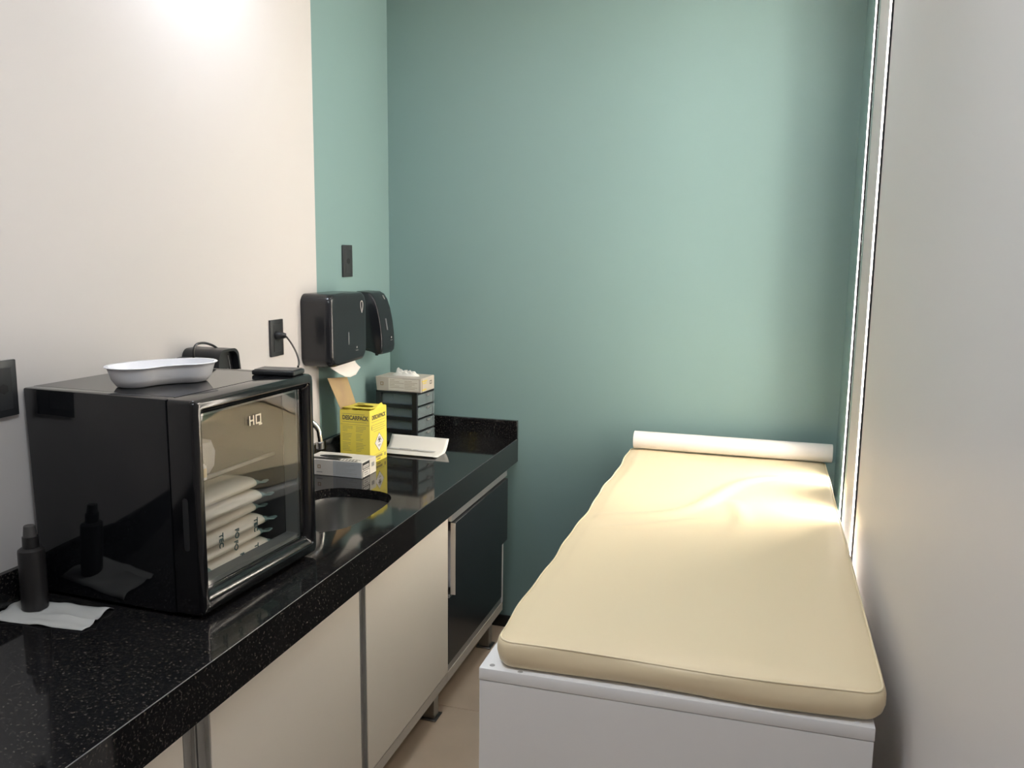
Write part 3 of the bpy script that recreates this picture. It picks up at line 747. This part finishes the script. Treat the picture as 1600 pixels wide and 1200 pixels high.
# brown inner flap standing up behind
bm = bmesh.new()
fa = [(-yd + .002, 0.004, YH - 0.002), (-yd + .002, 0.118, YH - 0.002), (-yd - 0.030, 0.110, YH + 0.100), (-yd - 0.030, -0.030, YH + 0.114)]
bm_loops(bm, [fa, [(a - .0016, b_, c) for a, b_, c in fa]]); fo = obj('lid_flap', bm, 'brown_card', yb, False); tag(fo, 'brown inside of the raised lid flap')
# printing, near face (towards the viewer) and right face
fx_, fy_ = (1, 0, 0), (0, 0, 1)
text('lettering', 'DESCARPACK', 0.0215, 'ink_dark', yb, (-yd / 2 + .002, -0.0004, YH - 0.030), (1, 0, 0), (0, 0, 1), 0.0002, 0.0006, 0.78)
rects = [(0.010, 0.100, YH - 0.0165, YH - 0.0150), (0.010, 0.108, YH - 0.0455, YH - 0.0440), (0.002, 0.118, YH - 0.0545, YH - 0.0535)]
rnd = random.Random(2)
for cx_ in (0.010, 0.064):
    v_ = YH - 0.062
    for k in range(15):
        if k in (4, 9): v_ -= 0.004
        rects.append((cx_, cx_ + rnd.uniform(0.018, 0.042), v_, v_ + 0.0012)); v_ -= 0.0058
rects += [(0.010, 0.052, 0.030, 0.0345), (0.010, 0.060, 0.020, 0.0245)]
bm = bmesh.new(); on_face(bm, (-yd, -0.0001, 0), (1, 0, 0), (0, 0, 1), rects, .0003); obj('printed_text', bm, 'ink_brown', yb, False)
text('lettering', 'DESCARPACK', 0.0215, 'ink_dark', yb, (0.0004, yw / 2 + 0.004, YH - 0.030), (0, 1, 0), (0, 0, 1), 0.0002, 0.0006, 0.78)
rects = [(0.014, 0.120, YH - 0.046, YH - 0.0448), (0.010, 0.122, YH - 0.058, YH - 0.0566), (0.016, 0.110, YH - 0.066, YH - 0.0648), (0.014, 0.122, YH - 0.074, YH - 0.0726), (0.030, 0.112, YH - 0.082, YH - 0.0808),
         (0.012, 0.017, YH - 0.072, YH - 0.060), (0.030, 0.110, 0.028, 0.0292), (0.040, 0.095, 0.015, 0.024), (0.055, 0.080, 0.006, 0.011), (0.112, 0.122, 0.012, 0.024)]
bm = bmesh.new(); on_face(bm, (0.0001, 0, 0), (0, 1, 0), (0, 0, 1), rects, .0003); obj('printed_text', bm, 'ink_brown', yb, False)
dy0, dz0, dr_ = 0.072, 0.072, 0.035
def dia(s_, x_): return [(x_, dy0 - s_, dz0), (x_, dy0, dz0 - s_), (x_, dy0 + s_, dz0), (x_, dy0, dz0 + s_)]
bm = bmesh.new(); bm_loops(bm, [dia(dr_, 0.0001), dia(dr_, 0.0004)]); hz = obj('hazard_diamond', bm, 'ink_black', yb, False)
bm = bmesh.new(); bm_loops(bm, [dia(dr_ - .002, 0.0004), dia(dr_ - .002, 0.0006)]); obj('hazard_ground', bm, 'paper', hz, False)
bm = bmesh.new()
for a in (90, 210, 330):
    c_, s_ = math.cos(math.radians(a)), math.sin(math.radians(a))
    pts_ = []
    for k in range(13):
        t = math.radians(a + 35 + k * 290 / 12)
        pts_.append((0.0009, dy0 + 0.0065 * c_ + 0.0058 * math.cos(t), dz0 + 0.008 + 0.0065 * s_ + 0.0058 * math.sin(t)))
    bm_tube(bm, pts_, 0.0011, 5)
bm_tube(bm, [(0.0009, dy0 + 0.0042 * math.cos(2 * PI * k / 14), dz0 + 0.008 + 0.0042 * math.sin(2 * PI * k / 14)) for k in range(14)], 0.0008, 5, closed=True)
on_face(bm, (0.0006, dy0, dz0), (0, 1, 0), (0, 0, 1), [(-0.010, 0.010, -0.0125, -0.0105), (-0.006, 0.006, -0.017, -0.0155)], .0003)
obj('biohazard_symbol', bm, 'ink_black', hz, False)

# glove boxes
def glove_box(name, label, loc, rz, wl_, dp, ht, main, worn):
    t = thing(name, label, 'glove box', loc, rz, 'cardboard glove boxes')
    # local: near corner at origin, +y = short end face direction, -x = long near face
    bm_ = bmesh.new(); bm_box(bm_, -dp, 0, 0, wl_, 0, ht, 0.0015, 1)
    if worn:
        for v_ in bm_.verts:
            k = math.sin(v_.co.x * 40) * 0.002
            if v_.co.z < ht / 2 and v_.co.x < -dp / 2: v_.co.x += 0.006
    return t, obj('carton', bm_, main, t, False)
g1, _ = glove_box('glove_box', 'grey and white glove box with dark oval opening in front of the yellow box', (0.2583, -0.797, CT + 0.0005), 0.0054, 0.108, 0.215, 0.056, 'glove_card', False)
bm = bmesh.new(); on_face(bm, (-0.215, -0.0001, 0), (1, 0, 0), (0, 0, 1), [(0.105, 0.212, 0.001, 0.055)], .0003); obj('side_panel_print', bm, 'glove_panel', g1, False)
bm = bmesh.new(); on_face(bm, (-0.215, -0.0001, 0), (1, 0, 0), (0, 0, 1), [(0.046, 0.058, 0.034, 0.037), (0.046, 0.058, 0.024, 0.027), (0.046, 0.049, 0.027, 0.034), (0.055, 0.058, 0.027, 0.034)], .0003); obj('printed_logo', bm, 'ink_tan', g1, False)
bm = bmesh.new(); on_face(bm, (-0.215, -0.0001, 0), (1, 0, 0), (0, 0, 1), [(0.042, 0.064, 0.010, 0.013)] + [(0.115, 0.150 + 0.05 * ((k * 37) % 10) / 10, 0.048 - 0.005 * k, 0.0490 - 0.005 * k) for k in range(9)], .0005); obj('printed_text', bm, 'ink_grey', g1, False)
bm = bmesh.new(); on_face(bm, (0.0001, 0, 0), (0, 1, 0), (0, 0, 1), [(0.002, 0.056, 0.030, 0.053), (0.002, 0.056, 0.001, 0.026)], .0003); obj('end_print', bm, 'ink_black', g1, False)
bm = bmesh.new(); on_face(bm, (0.0002, 0, 0), (0, 1, 0), (0, 0, 1), [(0.006, 0.050, 0.033, 0.044), (0.005, 0.054, 0.003, 0.024)], .0005); obj('end_label', bm, 'glove_card', g1, False)
text('lettering', 'LATEX', 0.011, 'ink_black', g1, (0.0010, 0.028, 0.0385), (0, 1, 0), (0, 0, 1), .0002, .0002, .9) if False else None
bm = bmesh.new(); on_face(bm, (0.0003, 0, 0), (0, 1, 0), (0, 0, 1), [(0.010, 0.046, 0.036, 0.0395), (0.012, 0.040, 0.015, 0.019), (0.012, 0.046, 0.008, 0.011), (0.072, 0.092, 0.026, 0.040)], .0006); obj('printed_text', bm, 'ink_grey', g1, False)
bm = bmesh.new(); on_face(bm, (0.0001, 0, 0), (0, 1, 0), (0, 0, 1), [(0.058, 0.107, 0.001, 0.055)], .0003); obj('end_panel', bm, 'glove_pale', g1, False)
ov = [(-0.125 + 0.062 * math.cos(2 * PI * k / 32), 0.052 + 0.020 * math.sin(2 * PI * k / 32)) for k in range(32)]
obj('opening', prism(ov, 'z', 0.0560, 0.0566), 'ink_black', g1, False)
bm = bmesh.new(); bm_box(bm, -0.205, -0.02, 0.003, 0.030, 0.0560, 0.0564); obj('dark_band', bm, 'ink_black', g1, False)
bm = bmesh.new(); on_face(bm, (-0.10, 0.008, 0.0562), (1, 0, 0), (0, 1, 0), [(0.012 + .012 * k, 0.020 + .012 * k, 0.0, 0.016) for k in range(6)], .0005); obj('printed_text', bm, 'glove_card', g1, False)

# drawer tower
dt = thing('drawer_organiser', 'small black tower of clear drawers in the corner of the worktop', 'drawer unit', (0.2408, -0.273, CT + 0.0005), -0.1058)
dw, dd, dh = 0.144, 0.190, 0.2115
bm = bmesh.new(); s_ = 0.022
for (a, b_) in ((-dd, -dd + s_), (-s_ - 0.004, -0.004)):
    for (c, d_) in ((0, 0.012), (dw - 0.012, dw)):
        bm_box(bm, a, b_, c, d_, 0, dh, 0.001, 1)
bm_box(bm, -dd, -0.002, 0, dw, dh - 0.008, dh, 0.001, 1); bm_box(bm, -dd, -0.004, 0, dw, 0, 0.006, 0.001, 1)
for k in range(1, 4):
    zc = k * 0.0505
    for (c, d_) in ((0.0, 0.010), (dw - 0.010, dw)): bm_box(bm, -dd + s_, -s_ - 0.004, c, d_, zc - 0.005, zc + 0.0095)
    bm_box(bm, -0.010, -0.001, 0.012, dw - 0.012, zc - 0.002, zc + 0.004)
bm_box(bm, -dd, -dd + 0.003, 0.012, dw - 0.012, 0.006, dh - 0.008)
obj('frame', bm, 'black_satin', dt, False)
for k in range(4):
    zb = 0.007 + k * 0.0505 + (0.0015 if k else 0)
    hh_ = 0.043
    bm = bmesh.new()
    bm_box(bm, -dd + 0.006, -0.006, 0.0125, 0.0145, zb, zb + hh_); bm_box(bm, -dd + 0.006, -0.006, dw - 0.0145, dw - 0.0125, zb, zb + hh_)
    bm_box(bm, -dd + 0.006, -0.006, 0.0145, dw - 0.0145, zb, zb + 0.0016)
    bm_box(bm, -0.006, 0.003, 0.004, dw / 2 - 0.001, zb, zb + hh_, 0.002, 1); bm_box(bm, -0.006, 0.003, dw / 2 + 0.001, dw - 0.004, zb, zb + hh_, 0.002, 1)
    d_ = obj('drawer', bm, 'drawer_clear', dt, False)
    bm = bmesh.new(); bm_loops(bm, [[(0.0032, 0.080 + 0.016 * math.cos(a), zb + hh_ - 0.002 + 0.012 * math.sin(a)) for a in [PI + PI * i / 10 for i in range(11)]], [(0.0075, 0.080 + 0.014 * math.cos(a), zb + hh_ - 0.002 + 0.010 * math.sin(a)) for a in [PI + PI * i / 10 for i in range(11)]]])
    obj('pull_tab', bm, 'gasket', d_)
g2, _ = glove_box('glove_box', 'worn cream glove box with gloves poking out, on top of the drawer tower', (0.252, -0.262, CT + dh + 0.001), -0.03, 0.130, 0.200, 0.056, 'worn_card', True)
bm = bmesh.new(); on_face(bm, (-0.200, -0.0001, 0), (1, 0, 0), (0, 0, 1), [(0.058, 0.120, 0.004, 0.052), (0.120, 0.190, 0.004, 0.050)], .0004); obj('side_panel_print', bm, 'glove_pale', g2, False)
bm = bmesh.new(); on_face(bm, (-0.200, -0.0001, 0), (1, 0, 0), (0, 0, 1), [(0.022, 0.036, 0.033, 0.036), (0.022, 0.036, 0.022, 0.025), (0.022, 0.025, 0.025, 0.033), (0.033, 0.036, 0.025, 0.033)] + [(0.064, 0.085 + 0.02 * ((k * 7) % 3), 0.045 - 0.006 * k, 0.0462 - 0.006 * k) for k in range(6)] + [(0.128, 0.160 + 0.012 * ((k * 5) % 3), 0.042 - 0.006 * k, 0.0432 - 0.006 * k) for k in range(6)], .0006); obj('printed_text', bm, 'ink_tan', g2, False)
bm = bmesh.new(); on_face(bm, (0.0001, 0, 0), (0, 1, 0), (0, 0, 1), [(0.010, 0.058, 0.040, 0.046), (0.018, 0.052, 0.032, 0.036), (0.012, 0.050, 0.006, 0.012)], .0004); obj('end_print', bm, 'glove_yellow', g2, False)
bm = bmesh.new(); on_face(bm, (0.0001, 0, 0), (0, 1, 0), (0, 0, 1), [(0.006, 0.009, 0.002, 0.054), (0.085, 0.103, 0.036, 0.039), (0.085, 0.103, 0.024, 0.027), (0.085, 0.088, 0.027, 0.036), (0.100, 0.103, 0.027, 0.036)], .0005); obj('printed_logo', bm, 'ink_dark', g2, False)
bm = bmesh.new(); NA, NRr = 34, 9; loops = []; rnd = random.Random(9)   # bunch of gloves poking out
for r_ in range(NRr):
    f_ = 1 - r_ / (NRr - 1); row = []
    for k in range(NA):
        a = 2 * PI * k / NA
        sp_ = 0.5 + 0.5 * math.sin(5 * a + 1.3 * r_) * math.cos(3 * a - r_)
        hgt = 0.0 if r_ == 0 else (0.007 + 0.017 * sp_) * (1 - f_ ** 3) + rnd.uniform(-.002, .002)
        row.append((-0.096 + 0.060 * (0.08 + 0.92 * f_) * math.cos(a), 0.066 + 0.020 * (0.08 + 0.92 * f_) * math.sin(a), 0.0558 + hgt + (0.012 if (k in (15, 16, 17) and 2 < r_ < 6) else 0)))
    loops.append(row)
bm_loops(bm, loops); obj('glove_bunch', bm, 'latex', g2, ang=80)

# curled white tray
ty = thing('paper_tray', 'shallow curled white tray lying in front of the drawer tower', 'tray', (0.262, -0.372, CT + 0.0006), -0.04)
bm = bmesh.new(); NU, NV = 16, 18; loops = []
for i in range(NU + 1):
    u = -0.125 + 0.245 * i / NU; row = []
    for j in range(NV + 1):
        v_ = j / NV
        y_ = -0.075 + 0.155 * v_ - 0.020 * max(0, v_ - 0.6)
        z_ = 0.046 * max(0, (v_ - 0.62) / 0.38) ** 1.7 + 0.006 * max(0, (0.20 - v_) / 0.20) ** 1.6 + 0.0004
        row.append((u + 0.006 * (1 - v_), y_ + 0.006 * (i / NU) * (1 - v_), z_))
    loops.append(row)
bm_loops(bm, loops, closed=False); tr = obj('shell', bm, 'foam_white', ty, ang=60)
md = tr.modifiers.new('thick', 'SOLIDIFY'); md.thickness = 0.0022; md.offset = 1
bm = bmesh.new(); on_face(bm, (-0.115, 0.006, 0.0030), (1, 0, 0), (0, 1, 0), [(0, 0.20, 0, 0.020)], .0004); obj('grey_stripe', bm, 'stripe_grey', ty, False)
bm = bmesh.new(); on_face(bm, (-0.115, 0.010, 0.0034), (1, 0, 0), (0, 1, 0), [(0.05, 0.10, 0.007, 0.010), (0.11, 0.13, 0.004, 0.007)], .0005); obj('printed_text', bm, 'ink_dark', ty, False)

# spray bottle on a folded paper packet
pk = thing('paper_packet', 'crumpled white paper packet under the black spray bottle', 'packet', (0.135, -1.995, CT + 0.0006), 0.12)
bm = bmesh.new(); NU, NV = 22, 12; loops = []
rnd = random.Random(5)
for i in range(NU + 1):
    row = []
    for j in range(NV + 1):
        u, v_ = i / NU, j / NV
        x_ = -0.115 + 0.225 * u + 0.006 * math.sin(6 * v_); y_ = -0.052 + 0.108 * v_ - 0.010 * u
        z_ = 0.0045 + 0.0035 * math.sin(14 * u + 4 * v_) * math.sin(9 * v_ + 3 * u) + 0.0060 * math.exp(-((v_ - 0.42 + 0.1 * u) / 0.06) ** 2) * (u > 0.15)
        z_ = max(0.0008, z_ - 0.004 * (abs(v_ - .5) > .48))
        if u < 0.45: z_ = min(z_, 0.0050)
        row.append((x_, y_, z_))
    loops.append(row)
bm_loops(bm, loops, closed=False); s1 = obj('sheet', bm, 'paper_grey', pk, ang=50); md = s1.modifiers.new('thick', 'SOLIDIFY'); md.thickness = 0.0006; md.offset = 1
bo = thing('spray_bottle', 'slim black spray bottle with a grey cap standing on a paper packet', 'bottle', (0.082, -1.990, CT + 0.0064))
bm = bmesh.new(); bm_lathe(bm, [(0.0245, 0), (0.0262, 0.002), (0.0262, 0.126), (0.0255, 0.130), (0.020, 0.134), (0.0165, 0.135)], 32); obj('body', bm, 'bottle_black', bo)
bm = bmesh.new(); bm_lathe(bm, [(0.0155, 0.135), (0.0160, 0.1355), (0.0155, 0.158), (0.0145, 0.1585)], 28); obj('collar', bm, 'bottle_black', bo)
bm = bmesh.new(); n_ = 36
bm_loops(bm, [[((r_ + (0.0004 if k % 2 else 0)) * math.cos(2 * PI * k / n_), (r_ + (0.0004 if k % 2 else 0)) * math.sin(2 * PI * k / n_), z_) for k in range(n_)] for r_, z_ in ((0.0128, 0.1586), (0.0124, 0.164), (0.0108, 0.181), (0.0095, 0.182))])
obj('cap', bm, 'cap_grey', bo)

for o in bpy.data.objects:
    if o.name.split('.')[0] in ('printed_text', 'end_print', 'printed_logo', 'side_panel_print', 'end_label', 'biohazard_symbol', 'logo'): o['kind'] = 'stuff'
